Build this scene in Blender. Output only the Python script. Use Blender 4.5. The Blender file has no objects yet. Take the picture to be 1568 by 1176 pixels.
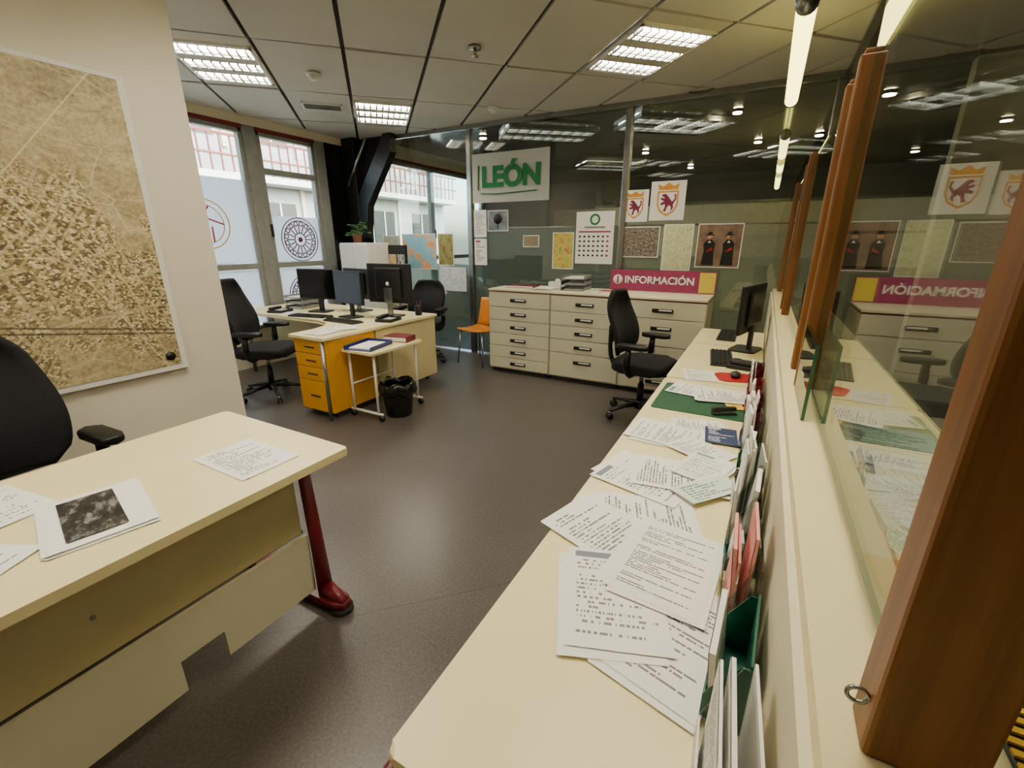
import bpy, bmesh, math, random
from mathutils import Vector, Matrix, Euler
random.seed(7)
pi=math.pi
# ------------------------------------------------------------------ materials
def hexc(h):
    h=h.lstrip('#'); v=[int(h[i:i+2],16)/255 for i in (0,2,4)]
    return tuple((x/12.92 if x<=.04045 else ((x+.055)/1.055)**2.4) for x in v)+(1,)
class NT:
    def __init__(s,name):
        s.m=bpy.data.materials.new(name); s.m.use_nodes=True; s.t=s.m.node_tree; s.t.nodes.clear()
        s.out=s.n('ShaderNodeOutputMaterial')
    def n(s,t,**k):
        x=s.t.nodes.new(t)
        for a,b in k.items(): setattr(x,a,b)
        return x
    def l(s,a,b): s.t.links.new(a,b)
    def setin(s,sock,v):
        if hasattr(v,'links') or hasattr(v,'is_linked'): s.l(v,sock)
        else: sock.default_value=v
    def math(s,op,a,b=0.0,c=None):
        x=s.n('ShaderNodeMath',operation=op); s.setin(x.inputs[0],a); s.setin(x.inputs[1],b)
        if c is not None: s.setin(x.inputs[2],c)
        return x.outputs[0]
    def mix(s,f,a,b,mode='MIX'):
        x=s.n('ShaderNodeMix',data_type='RGBA',blend_type=mode)
        s.setin(x.inputs[0],f); s.setin(x.inputs[6],a); s.setin(x.inputs[7],b); return x.outputs[2]
    def noise(s,vec,scale,detail=4,rough=.5,out='Fac'):
        x=s.n('ShaderNodeTexNoise'); x.inputs['Scale'].default_value=scale; x.inputs['Detail'].default_value=detail
        x.inputs['Roughness'].default_value=rough
        if vec is not None: s.l(vec,x.inputs['Vector'])
        return x.outputs[out]
    def ramp(s,f,stops):
        x=s.n('ShaderNodeValToRGB'); e=x.color_ramp.elements
        while len(e)<len(stops): e.new(.5)
        for i,(p,c) in enumerate(stops): e[i].position=p; e[i].color=c
        s.l(f,x.inputs[0]); return x.outputs[0]
    def bsdf(s,col,rough=.5,metal=0,bump=None,bstr=.2,bdist=.01,**k):
        b=s.n('ShaderNodeBsdfPrincipled'); s.setin(b.inputs['Base Color'],col); s.setin(b.inputs['Roughness'],rough)
        b.inputs['Metallic'].default_value=metal
        for kk,v in k.items(): b.inputs[kk.replace('_',' ')].default_value=v
        if bump is not None:
            q=s.n('ShaderNodeBump'); q.inputs['Strength'].default_value=bstr; q.inputs['Distance'].default_value=bdist
            s.l(bump,q.inputs['Height']); s.l(q.outputs[0],b.inputs['Normal'])
        s.l(b.outputs[0],s.out.inputs[0]); return b
    def obj(s): return s.n('ShaderNodeTexCoord').outputs['Object']
    def uv(s): return s.n('ShaderNodeTexCoord').outputs['UV']
def mat(name,col,rough=.5,metal=0,var=.06,scale=12,bstr=0,bscale=None,**k):
    t=NT(name); o=t.obj(); c=hexc(col)
    nz=t.noise(o,scale,4)
    dk=tuple(x*(1-var*2) for x in c[:3])+(1,); lt=tuple(min(1,x*(1+var)) for x in c[:3])+(1,)
    colr=t.ramp(nz,[(.3,dk),(.7,lt)])
    b=t.noise(o,bscale or 150,3) if bstr else None
    t.bsdf(colr,rough,metal,b,bstr,.002,**k); return t.m
def emis(name,col,st):
    t=NT(name); e=t.n('ShaderNodeEmission'); e.inputs[0].default_value=hexc(col); e.inputs[1].default_value=st
    t.l(e.outputs[0],t.out.inputs[0]); return t.m
def glassm(name,tint='#f2f7f4',f0=.04,extra=0.0,rough=0.0,maxf=1.0):
    t=NT(name); tr=t.n('ShaderNodeBsdfTransparent'); tr.inputs[0].default_value=hexc(tint)
    g=t.n('ShaderNodeBsdfGlossy'); g.inputs['Roughness'].default_value=rough
    lw=t.n('ShaderNodeLayerWeight'); lw.inputs['Blend'].default_value=.5
    f=t.math('POWER',lw.outputs['Facing'],5.0); f=t.math('MULTIPLY_ADD',f,1-f0,f0+extra); f=t.math('MINIMUM',f,maxf)
    mx=t.n('ShaderNodeMixShader'); t.l(f,mx.inputs[0]); t.l(tr.outputs[0],mx.inputs[1]); t.l(g.outputs[0],mx.inputs[2])
    t.l(mx.outputs[0],t.out.inputs[0]); return t.m
def frost(name,col,opac,transl=.5):
    t=NT(name); tr=t.n('ShaderNodeBsdfTransparent'); tr.inputs[0].default_value=hexc('#e6ece8')
    d=t.n('ShaderNodeBsdfDiffuse'); d.inputs[0].default_value=hexc(col)
    tl=t.n('ShaderNodeBsdfTranslucent'); tl.inputs[0].default_value=hexc(col)
    m1=t.n('ShaderNodeMixShader'); m1.inputs[0].default_value=transl; t.l(d.outputs[0],m1.inputs[1]); t.l(tl.outputs[0],m1.inputs[2])
    m2=t.n('ShaderNodeMixShader'); m2.inputs[0].default_value=opac; t.l(tr.outputs[0],m2.inputs[1]); t.l(m1.outputs[0],m2.inputs[2])
    t.l(m2.outputs[0],t.out.inputs[0]); return t.m
def printm(name,lines=26,seed=0.0,base='#f1efe8',ink='#3a3a3c',dens=.42,cols=34,header=None,ulim=.9):
    t=NT(name); uv=t.uv(); sp=t.n('ShaderNodeSeparateXYZ'); t.l(uv,sp.inputs[0]); u,v=sp.outputs[0],sp.outputs[1]
    vl=t.math('MULTIPLY',v,float(lines)); row=t.math('FLOOR',vl); fr=t.math('FRACT',vl)
    lm=t.math('GREATER_THAN',fr,.5)
    cb=t.n('ShaderNodeCombineXYZ'); t.l(t.math('MULTIPLY',u,float(cols)),cb.inputs[0]); t.l(t.math('MULTIPLY_ADD',row,7.31,seed),cb.inputs[1])
    nz=t.noise(cb.outputs[0],1.0,1); wm=t.math('GREATER_THAN',nz,dens)
    wn=t.n('ShaderNodeTexWhiteNoise',noise_dimensions='1D'); t.l(t.math('ADD',row,seed+.37),wn.inputs['W'])
    rl=t.math('MULTIPLY_ADD',wn.outputs['Value'],.75,.3)
    em=t.math('LESS_THAN',u,t.math('MINIMUM',rl,ulim))
    wn2=t.n('ShaderNodeTexWhiteNoise',noise_dimensions='1D'); t.l(t.math('ADD',row,seed+5.77),wn2.inputs['W'])
    pm=t.math('GREATER_THAN',wn2.outputs['Value'],.18)
    mk=t.math('MULTIPLY',lm,wm)
    for q in (em,pm,t.math('GREATER_THAN',u,.1),t.math('GREATER_THAN',v,.08),t.math('LESS_THAN',v,.86 if header else .93)): mk=t.math('MULTIPLY',mk,q)
    c=t.mix(t.math('MULTIPLY',mk,.8),hexc(base),hexc(ink))
    if header:
        hm=t.math('MULTIPLY',t.math('GREATER_THAN',v,.89),t.math('LESS_THAN',v,.96)); hm=t.math('MULTIPLY',hm,t.math('GREATER_THAN',u,.08)); hm=t.math('MULTIPLY',hm,t.math('LESS_THAN',u,.5))
        c=t.mix(hm,c,hexc(header))
    t.bsdf(c,.7); return t.m
def photom(name,stops,scale=5,detail=8,bw=None,cell=0,thr=None):
    t=NT(name); uv=t.uv(); nz=t.noise(uv,scale,detail,.65); c=t.ramp(nz,stops)
    if cell:
        vo=t.n('ShaderNodeTexVoronoi',feature='DISTANCE_TO_EDGE'); vo.inputs['Scale'].default_value=cell; t.l(uv,vo.inputs['Vector'])
        c=t.mix(t.math('LESS_THAN',vo.outputs['Distance'],.03),c,hexc(bw or '#ffffff'))
    t.bsdf(c,.45); return t.m

def aerial(name):
    t=NT(name); uv=t.uv()
    wc=t.noise(uv,2.2,1.0,.4,'Color')
    vm=t.n('ShaderNodeVectorMath',operation='MULTIPLY_ADD'); t.l(wc,vm.inputs[0]); vm.inputs[1].default_value=(.14,.14,0); t.l(uv,vm.inputs[2]); wuv=vm.outputs[0]
    n1=t.noise(uv,2.4,15,.68); c=t.ramp(n1,[(.34,hexc('#64543a')),(.46,hexc('#99855c')),(.56,hexc('#bfab7d')),(.68,hexc('#857249'))])
    def cells(vec,scale,rot,sc=(1,1,1),metric='CHEBYCHEV',rnd=.9):
        mp=t.n('ShaderNodeMapping'); mp.inputs['Rotation'].default_value=(0,0,rot); mp.inputs['Scale'].default_value=sc; t.l(vec,mp.inputs[0])
        v=t.n('ShaderNodeTexVoronoi',distance=metric); v.inputs['Scale'].default_value=scale; v.inputs['Randomness'].default_value=rnd; t.l(mp.outputs[0],v.inputs['Vector'])
        s_=t.n('ShaderNodeSeparateColor'); t.l(v.outputs['Color'],s_.inputs[0]); return s_.outputs[0],mp.outputs[0]
    f1,m1=cells(wuv,11,.5,(1,2.0,1)); c=t.mix(.30,c,t.ramp(f1,[(0,hexc('#5f5034')),(1,hexc('#d8c798'))]))
    f2,m2=cells(wuv,26,.9,(1,2.6,1)); c=t.mix(.22,c,t.ramp(f2,[(0,hexc('#4c3f28')),(1,hexc('#e2d4aa'))]))
    g=t.noise(uv,70,8,.75); c=t.mix(.30,c,t.ramp(g,[(.35,hexc('#4a3d26')),(.62,hexc('#e6d9b0'))]))
    sp=t.n('ShaderNodeSeparateXYZ'); t.l(uv,sp.inputs[0])
    def grid(rot,n,w):
        mp=t.n('ShaderNodeMapping'); mp.inputs['Rotation'].default_value=(0,0,rot); t.l(wuv,mp.inputs[0]); q=t.n('ShaderNodeSeparateXYZ'); t.l(mp.outputs[0],q.inputs[0])
        a=t.math('LESS_THAN',t.math('FRACT',t.math('MULTIPLY',q.outputs[0],float(n))),w); b=t.math('LESS_THAN',t.math('FRACT',t.math('MULTIPLY',q.outputs[1],n*.5)),w*.55)
        return t.math('MAXIMUM',a,b)
    b1,mb=cells(wuv,105,.62,(1,1.3,1),'CHEBYCHEV',.75); b2,_=cells(wuv,130,-.3,(1,1.3,1),'CHEBYCHEV',.75)
    sel=t.math('GREATER_THAN',t.noise(uv,3.0,0),.5); nsel=t.math('SUBTRACT',1.0,sel)
    bb=t.math('ADD',t.math('MULTIPLY',b1,sel),t.math('MULTIPLY',b2,nsel))
    ub=t.ramp(bb,[(0,hexc('#332813')),(.25,hexc('#5f4f31')),(.5,hexc('#96835a')),(.75,hexc('#c8b684')),(1,hexc('#f2e8c6'))])
    g1=t.math('ADD',t.math('MULTIPLY',grid(.62,22,.16),sel),t.math('MULTIPLY',grid(-.3,18,.16),nsel))
    ub=t.mix(t.math('MULTIPLY',g1,.6),ub,hexc('#ccbc90'))
    dist=t.math('ABSOLUTE',t.math('SUBTRACT',sp.outputs[1],t.math('MULTIPLY_ADD',sp.outputs[0],-.25,.54)))
    mk=t.math('SUBTRACT',t.noise(uv,3.0,6,.6),t.math('MULTIPLY',dist,.60))
    mr=t.n('ShaderNodeMapRange'); t.l(mk,mr.inputs[0]); mr.inputs[1].default_value=.27; mr.inputs[2].default_value=.37; mr.clamp=True
    mk=t.math('MULTIPLY',mr.outputs[0],.82); c=t.mix(mk,c,ub)
    def edge(vec,scale,w):
        v=t.n('ShaderNodeTexVoronoi',feature='DISTANCE_TO_EDGE'); v.inputs['Scale'].default_value=scale; t.l(vec,v.inputs['Vector']); return t.math('LESS_THAN',v.outputs['Distance'],w)
    c=t.mix(t.math('MULTIPLY',edge(m1,3.0,.008),.38),c,hexc('#e6dab2'))
    for k,b_ in ((-.16,.30),(-.15,.275)):
        ln=t.math('ABSOLUTE',t.math('SUBTRACT',sp.outputs[1],t.math('MULTIPLY_ADD',sp.outputs[0],k,b_)))
        c=t.mix(t.math('MULTIPLY',t.math('LESS_THAN',ln,.0035),.75),c,hexc('#3b301c'))
    for k,b_ in ((-.55,.95),(.9,.02)):
        ln=t.math('ABSOLUTE',t.math('SUBTRACT',sp.outputs[0],t.math('MULTIPLY_ADD',sp.outputs[1],k,b_)))
        c=t.mix(t.math('MULTIPLY',t.math('LESS_THAN',ln,.003),.5),c,hexc('#e6dab2'))
    t.bsdf(c,.42); return t.m

WALL=mat('wall_paint','#e0d8c4',.8,var=.015,scale=3,bstr=.05)
CREAM=mat('cream_laminate','#eee0aa',.36,var=.012,scale=6,bstr=.02,bscale=400)
CREAM_D=mat('beige_panel','#d2c492',.55,var=.02,scale=6)
PANEL=mat('light_panel','#dfd7b8',.55,var=.015,scale=5)
GREYP=mat('cabinet_paint','#cdc9b0',.45,var=.015,scale=5)
DGREY=mat('dark_grey','#2c2a28',.7)  # plain dark grey for feet, plinths, panel joint, vent back, baseboard and print
BURG=mat('burgundy_metal','#6d1220',.35)
YEL=mat('yellow_laminate','#d99a08',.45,var=.02)
ORG=mat('orange_plastic','#d9861c',.4)
BLK=mat('black_plastic','#121214',.42)
BLKF=mat('black_fabric','#151518',.95,bstr=.4,bscale=500)
BLKG=mat('black_gloss','#08090a',.08)
BLKM=mat('black_steel','#0d0d0f',.35)
SCREEN=mat('monitor_screen','#050608',.12)
CHROME=mat('steel','#9b9c9a',.25,.9)
ALU=mat('window_aluminium','#8d8f8c',.4,.3)
WHT=mat('white_plastic','#e4e3dd',.45,var=.02)
PAP=mat('paper_white','#f3f1ea',.7,var=.01)
GREEN=mat('green_plastic','#0c5a45',.4)
GMAT=mat('green_desk_mat','#1b5236',.7)
RED=mat('red_plastic','#b3121f',.45)
BLUE=mat('blue_plastic','#1b2c78',.45)
GRNINK=mat('green_marker','#0e7d43',.7)
PURP=mat('banner_burgundy','#93305a',.6)
GOLD=mat('gold_print','#d9972e',.7)
LIONC=mat('lion_print','#7c2240',.7)
YPAP=mat('yellow_paper','#e9b52a',.7)
PLANT=mat('plant_leaf','#2f5a26',.5)
POT=mat('terracotta','#7d4a30',.7)
STRAP=mat('ceiling_gap_dark','#2a1a18',.8)
BIN=mat('bin_bag','#0c0c0e',.25,bstr=.6,bscale=30)
SIGNP=mat('sign_paper','#c3c5c0',.75,var=.02)
GLASSR=glassm('back_glass','#e8eeeb',.045,.045)
GLASS=glassm('clear_glass','#f2f7f4')
GLASSC=glassm('counter_glass','#eff5f0',.045,.11)
ACRY=glassm('acrylic','#e8ecec',.04,.04)
FROST=frost('frosted_glass','#a3aba8',.62,.5)
FROSTL=frost('frosted_glass_light','#d3d3c4',.5,.6)
FROSTW=frost('frosted_window','#e8ecf2',.93,.75)
LOUV=emis('fluorescent_panel','#fff3dc',78)
TUBE=emis('fluorescent_tube','#ffec80',7)
SPOT=emis('spotlight_bulb','#ffe2b0',170)
LATG=emis('lattice_fill_glow','#fff6e4',17)  # added glow for the lattice panels, brightens the lobby
GEDGE=mat('green_glass_edge','#2c6b4c',.15)
def wood():
    t=NT('oiled_wood'); o=t.obj(); mp=t.n('ShaderNodeMapping'); mp.inputs['Scale'].default_value=(30,30,1.6); t.l(o,mp.inputs[0])
    nz=t.noise(mp.outputs[0],1.2,6,.6); c=t.ramp(nz,[(.3,hexc('#52300f')),(.55,hexc('#7a4b1a')),(.75,hexc('#8c5a26'))])
    t.bsdf(c,.45,0,nz,.1,.002); return t.m
WOOD=wood()
def floorm():
    t=NT('linoleum_floor'); o=t.obj(); n1=t.noise(o,2.0,5); n2=t.noise(o,90,3,.7)
    c=t.ramp(n2,[(.3,hexc('#3a3632')),(.5,hexc('#504a45')),(.72,hexc('#69625c'))])
    c=t.mix(.35,c,t.ramp(n1,[(.3,hexc('#48423e')),(.7,hexc('#5b5550'))]))
    sp=t.n('ShaderNodeSeparateXYZ'); mp=t.n('ShaderNodeMapping'); mp.inputs['Rotation'].default_value=(0,0,pi/4); t.l(o,mp.inputs[0]); t.l(mp.outputs[0],sp.inputs[0])
    seam=t.math('LESS_THAN',t.math('FRACT',t.math('MULTIPLY',sp.outputs[0],.62)),.0035)
    c=t.mix(t.math('MULTIPLY',seam,.5),c,hexc('#2e2825'))
    r=t.math('MULTIPLY_ADD',n1,.2,.24)
    t.bsdf(c,r,0,n2,.05,.001); return t.m
FLOOR=floorm()
TILE=mat('ceiling_tile','#bfbcb2',.75,var=.03,scale=2,bstr=.1,bscale=200)
LOBC=mat('lobby_black_ceiling','#0e0e0f',.12)
LOBW=mat('lobby_dark_wall','#5a5c5b',.5)
LOBB=mat('lobby_beige_band','#d8d1b8',.6)
LOBF=mat('lobby_floor','#75706a',.25)

# ------------------------------------------------------------------ mesh assembler
class Obj:
    def __init__(s,name,loc=(0,0,0),rz=0.0,parent=None):
        s.name=name; s.M=Matrix.Translation(loc)@Matrix.Rotation(rz,4,'Z'); s.v=[];s.f=[];s.mi=[];s.sm=[];s.uv=[];s.mats=[]; s.parent=parent
    def mid(s,m):
        if m not in s.mats: s.mats.append(m)
        return s.mats.index(m)
    def addbm(s,bm,m,smooth=False,T=None):
        if T is not None: bm.transform(T)
        bmesh.ops.recalc_face_normals(bm,faces=bm.faces)
        o=len(s.v); bm.verts.ensure_lookup_table()
        for i,v in enumerate(bm.verts): v.index=i; s.v.append(v.co[:])
        k=s.mid(m)
        for f in bm.faces:
            s.f.append([o+v.index for v in f.verts]); s.mi.append(k); s.sm.append(smooth); s.uv.append(None)
        bm.free()
    def box(s,lo,hi,m,bev=0,seg=2,T=None,smooth=False):
        bm=bmesh.new(); bmesh.ops.create_cube(bm,size=1)
        c=[(a+b)/2 for a,b in zip(lo,hi)]; d=[abs(b-a) for a,b in zip(lo,hi)]
        for v in bm.verts: v.co=Vector((v.co.x*d[0]+c[0],v.co.y*d[1]+c[1],v.co.z*d[2]+c[2]))
        if bev>0:
            bev=min(bev,min(d)*.49); bmesh.ops.bevel(bm,geom=bm.edges[:],offset=bev,segments=seg,profile=.5,affect='EDGES')
        s.addbm(bm,m,smooth,T); return s
    def cyl(s,p0,p1,r,m,r1=None,seg=16,smooth=True,caps=True,T=None):
        p0=Vector(p0);p1=Vector(p1);d=p1-p0
        bm=bmesh.new(); bmesh.ops.create_cone(bm,cap_ends=caps,segments=seg,radius1=r,radius2=r if r1 is None else r1,depth=d.length)
        q=Vector((0,0,1)).rotation_difference(d.normalized()).to_matrix().to_4x4()
        A=Matrix.Translation((p0+p1)/2)@q
        s.addbm(bm,m,smooth,(T@A) if T is not None else A); return s
    def tube(s,pts,r,m,seg=8,sub=0,T=None,flat=1.0):
        P=[Vector(p) for p in pts]
        for _ in range(sub):
            Q=[P[0]]
            for a,b in zip(P,P[1:]): Q+= [a*.75+b*.25,a*.25+b*.75]
            Q.append(P[-1]); P=Q
        bm=bmesh.new(); rings=[]; up=None
        for i,p in enumerate(P):
            d=((P[min(i+1,len(P)-1)]-P[i]).normalized()+(P[i]-P[max(i-1,0)]).normalized()).normalized()
            if up is None:
                up=Vector((0,0,1)) if abs(d.z)<.9 else Vector((1,0,0))
            x=d.cross(up).normalized(); y=x.cross(d).normalized(); up=y
            rr=r[i] if isinstance(r,(list,tuple)) and len(r)==len(P) else (r if not isinstance(r,(list,tuple)) else r[0]+(r[-1]-r[0])*i/(len(P)-1))
            rings.append([bm.verts.new(p+x*rr*math.cos(2*pi*k/seg)+y*rr*flat*math.sin(2*pi*k/seg)) for k in range(seg)])
        for a,b in zip(rings,rings[1:]):
            for k in range(seg): bm.faces.new((a[k],a[(k+1)%seg],b[(k+1)%seg],b[k]))
        bm.faces.new(rings[0]); bm.faces.new(rings[-1][::-1])
        s.addbm(bm,m,True,T); return s
    def prism(s,pts,h,m,T=None,bev=0,smooth=False,seg=2):
        bm=bmesh.new(); lo=[bm.verts.new((x,y,0)) for x,y in pts]; hi=[bm.verts.new((x,y,h)) for x,y in pts]
        bm.faces.new(lo[::-1]); bm.faces.new(hi); n=len(pts)
        for i in range(n): bm.faces.new((lo[i],lo[(i+1)%n],hi[(i+1)%n],hi[i]))
        if bev: 
            es=[e for e in bm.edges if abs(e.verts[0].co.z-e.verts[1].co.z)<1e-6]
            bmesh.ops.bevel(bm,geom=es,offset=bev,segments=seg,profile=.5,affect='EDGES')
        s.addbm(bm,m,smooth,T); return s
    def ball(s,c,r,m,sc=(1,1,1),T=None,sub=2):
        bm=bmesh.new(); bmesh.ops.create_icosphere(bm,subdivisions=sub,radius=r)
        A=Matrix.Translation(c)@Matrix.Diagonal((*sc,1)); s.addbm(bm,m,True,(T@A) if T is not None else A); return s
    def surf(s,fn,nu,nv,m,th=0,T=None,smooth=True):
        bm=bmesh.new(); g=[[bm.verts.new(fn(i/nu,j/nv)) for j in range(nv+1)] for i in range(nu+1)]
        for i in range(nu):
            for j in range(nv): bm.faces.new((g[i][j],g[i+1][j],g[i+1][j+1],g[i][j+1]))
        bmesh.ops.recalc_face_normals(bm,faces=bm.faces)
        if th: bmesh.ops.solidify(bm,geom=bm.faces[:],thickness=th)
        s.addbm(bm,m,smooth,T); return s
    def torus(s,c,R,r,m,T=None,seg=28,sg=8,axis='Z'):
        bm=bmesh.new(); rings=[]
        for i in range(seg):
            a=2*pi*i/seg; rings.append([bm.verts.new(((R+r*math.cos(b))*math.cos(a),(R+r*math.cos(b))*math.sin(a),r*math.sin(b))) for b in [2*pi*k/sg for k in range(sg)]])
        for i in range(seg):
            A=rings[i];B=rings[(i+1)%seg]
            for k in range(sg): bm.faces.new((A[k],B[k],B[(k+1)%sg],A[(k+1)%sg]))
        Q=Matrix.Translation(c)
        if axis=='X': Q=Q@Matrix.Rotation(pi/2,4,'Y')
        if axis=='Y': Q=Q@Matrix.Rotation(pi/2,4,'X')
        s.addbm(bm,m,True,(T@Q) if T is not None else Q); return s
    def sheet(s,w,h,m,T,nu=1,nv=1,fn=None):
        o=len(s.v); k=s.mid(m)
        for i in range(nu+1):
            for j in range(nv+1):
                u=i/nu;v=j/nv; z=fn(u,v) if fn else 0
                s.v.append((T@Vector(((u-.5)*w,(v-.5)*h,z)))[:])
        for i in range(nu):
            for j in range(nv):
                a=o+i*(nv+1)+j; b=a+nv+1
                s.f.append([a,b,b+1,a+1]); s.mi.append(k); s.sm.append(nu>1)
                s.uv.append([(i/nu,j/nv),((i+1)/nu,j/nv),((i+1)/nu,(j+1)/nv),(i/nu,(j+1)/nv)])
        return s
    def done(s):
        me=bpy.data.meshes.new(s.name); me.from_pydata(s.v,[],s.f); 
        for m in s.mats: me.materials.append(m)
        me.polygons.foreach_set('material_index',s.mi); me.polygons.foreach_set('use_smooth',s.sm)
        if any(u for u in s.uv):
            l=me.uv_layers.new(name='UVMap'); k=0
            for u,f in zip(s.uv,s.f):
                for q in range(len(f)): l.data[k].uv=u[q] if u else (0,0); k+=1
        me.update()
        o=bpy.data.objects.new(s.name,me); o.matrix_world=s.M; bpy.context.collection.objects.link(o)
        if s.parent: 
            o.parent=s.parent; o.matrix_parent_inverse=s.parent.matrix_world.inverted()
        return o
FACE_NY=Matrix.Rotation(pi/2,4,'X')
FACE_PX=Matrix.Rotation(pi/2,4,'Z')@Matrix.Rotation(pi/2,4,'X')
FACE_NX=Matrix.Rotation(-pi/2,4,'Z')@Matrix.Rotation(pi/2,4,'X')
def Tr(x,y,z): return Matrix.Translation((x,y,z))
def text(name,body,size,M,m,parent=None,bold=0,ext=.001,align='CENTER'):
    cu=bpy.data.curves.new(name,'FONT'); cu.body=body; cu.size=size; cu.align_x=align; cu.align_y='CENTER'; cu.extrude=ext; cu.offset=bold
    o=bpy.data.objects.new(name+'_tmp',cu); bpy.context.collection.objects.link(o)
    dg=bpy.context.evaluated_depsgraph_get(); me=bpy.data.meshes.new_from_object(o.evaluated_get(dg)); bpy.data.objects.remove(o)
    me.materials.clear(); me.materials.append(m)
    q=bpy.data.objects.new(name,me); q.matrix_world=M; bpy.context.collection.objects.link(q)
    if parent: q.parent=parent; q.matrix_parent_inverse=parent.matrix_world.inverted()
    return q

# ------------------------------------------------------------------ room shell
CH=2.85; GY=5.15; WX=-5.4
Obj('floor').box((WX-.15,-2.6,-.06),(.42,GY,0),FLOOR).done()
Obj('floor_lobby').box((WX-.15,GY+.0005,-.06),(6.2,12.1,0),LOBF).box((.4205,-2.6,-.06),(6.2,GY,0),LOBF).done()
Obj('wall_left').box((-3.10,-2.5,0),(-2.95,1.61,CH+.05),WALL).done()
Obj('wall_alcove').box((WX-.15,1.46,0),(-3.1005,1.61,CH+.05),WALL).done()
Obj('wall_behind').box((-3.10,-2.6,0),(6.2,-2.5,3.0),WALL).done()
a0,b0,da,db=.509,4.059,.62,1.15
bm=bmesh.new(); r2=math.sqrt(2)
def ab(a,b,z): return ((a-b)/r2,(a+b)/r2,z)
for i in range(-14,14):
    for j in range(-8,6):
        g=.0155; A0=a0+i*da+g;A1=a0+(i+1)*da-g;B0=b0+j*db+g;B1=b0+(j+1)*db-g
        zz=[CH+random.uniform(-.005,.005) for _ in range(4)]
        c=[(A0,B0),(A1,B0),(A1,B1),(A0,B1)]
        cx,cy,_=ab((A0+A1)/2,(B0+B1)/2,0)
        if cx<WX-1.5 or cx>1.5 or cy<-3.5 or cy>GY+1.5: continue
        lo=[bm.verts.new(ab(a,b,z)) for (a,b),z in zip(c,zz)]
        up=[bm.verts.new(ab(a,b,z+.02)) for (a,b),z in zip(c,zz)]
        bm.faces.new(lo)
        for k in range(4): bm.faces.new((lo[k],lo[(k+1)%4],up[(k+1)%4],up[k]))
for co,no in (((WX,0,0),(-1,0,0)),((.42,0,0),(1,0,0)),((0,-2.5,0),(0,-1,0)),((0,GY-.03,0),(0,1,0))):
    bmesh.ops.bisect_plane(bm,geom=bm.verts[:]+bm.edges[:]+bm.faces[:],plane_co=co,plane_no=no,clear_outer=True)
ce=Obj('ceiling'); ce.addbm(bm,TILE)
ce.box((WX-.15,-2.6,CH+.022),(.42,GY,CH+.10),STRAP)
ce.done()
Obj('ceiling_lobby').box((WX-.15,GY+.001,2.95),(6.2,12.1,3.05),LOBC).box((.4205,-2.6,2.95),(6.2,GY,3.05),LOBC).done()
Obj('trim_ceiling').box((WX,GY-.06,CH-.05),(.42,GY-.025,CH+.02),CHROME).box((.37,-2.5,CH-.04),(.42,GY-.06,CH+.02),CHROME).done()
Obj('wall_lobby_back').box((WX,11.9,0),(6.2,12.0,2.95),LOBW).box((-5.2,11.85,1.0),(3.0,11.9,2.3),LOBB).box((-3.2,11.84,1.65),(3.0,11.851,1.7),LOBW).done()
Obj('wall_lobby_right').box((6.1,-2.5,0),(6.2,12,2.95),LOBW).done()
Obj('wall_lobby_partition').box((1.3,5.6,0),(6.1,5.75,2.949),WALL).done()
Obj('wall_lobby_screen').box((-2.7,8.0,0),(.95,8.12,2.05),LOBB).box((-2.72,7.99,2.05),(.97,8.13,2.09),CHROME).box((-2.7,7.985,1.55),(.95,8.0,1.6),GREYP).done()
w=Obj('wall_window')
w.box((WX-.15,1.6105,0),(WX,12,.45),WALL)
w.box((WX-.15,1.6105,2.76),(WX,12,CH+.12),WALL)
w.box((WX-.12,3.50,.45),(WX,3.66,2.76),ALU,.01)
w.box((WX-.12,4.46,.45),(WX+.0,4.62,2.76),ALU,.01)
w.box((WX-.12,4.62,.45),(WX,5.14,2.76),BLKG)
w.box((WX-.12,8.6,.45),(WX,12,2.76),LOBW)
w.done()
def window(name,y0,y1,trans,fro=()):
    o=Obj(name); z0,z1=.451,2.72; x0,x1=WX-.09,WX-.01; f=.05
    o.box((x0,y0,z0),(x1,y0+f,z1),ALU,.006).box((x0,y1-f,z0),(x1,y1,z1),ALU,.006)
    o.box((x0,y0,z0),(x1,y1,z0+f),ALU,.006).box((x0,y0,z1-f),(x1,y1,z1),ALU,.006)
    o.box((x0-.01,y0,z1),(x1+.02,y1,z1+.039),BURG,.004)
    for t in trans: o.box((x0,y0+f,t-.035),(x1,y1-f,t+.035),ALU,.006)
    o.box((x0+.035,y0+f,z0+f),(x0+.041,y1-f,z1-f),GLASS)
    for a,b in fro: o.box((x0+.043,y0+f,a),(x0+.046,y1-f,b),FROSTW)
    o.box((x1,y0+.012,1.55),(x1+.03,y0+.035,1.7),BLK,.005)
    return o
DEC=mat('decal_burgundy','#5c2340',.7)
o=window('window_1',1.63,3.50,(1.21,),((.52,1.17),(1.25,2.17)))
o.torus((WX-.035,2.93,1.68),.26,.006,GOLD,axis='X').torus((WX-.035,2.93,1.68),.20,.005,GOLD,axis='X')
for k in range(5): o.tube([(WX-.035,2.93+.2*math.cos(k*1.2566),1.68+.2*math.sin(k*1.2566)),(WX-.035,2.93+.07*math.cos(k*1.2566+.9),1.68+.07*math.sin(k*1.2566+.9))],.008,RED)
o.done()
o=window('window_2',3.66,4.46,(1.21,2.30),((.52,1.17),(1.25,1.80)))
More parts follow.
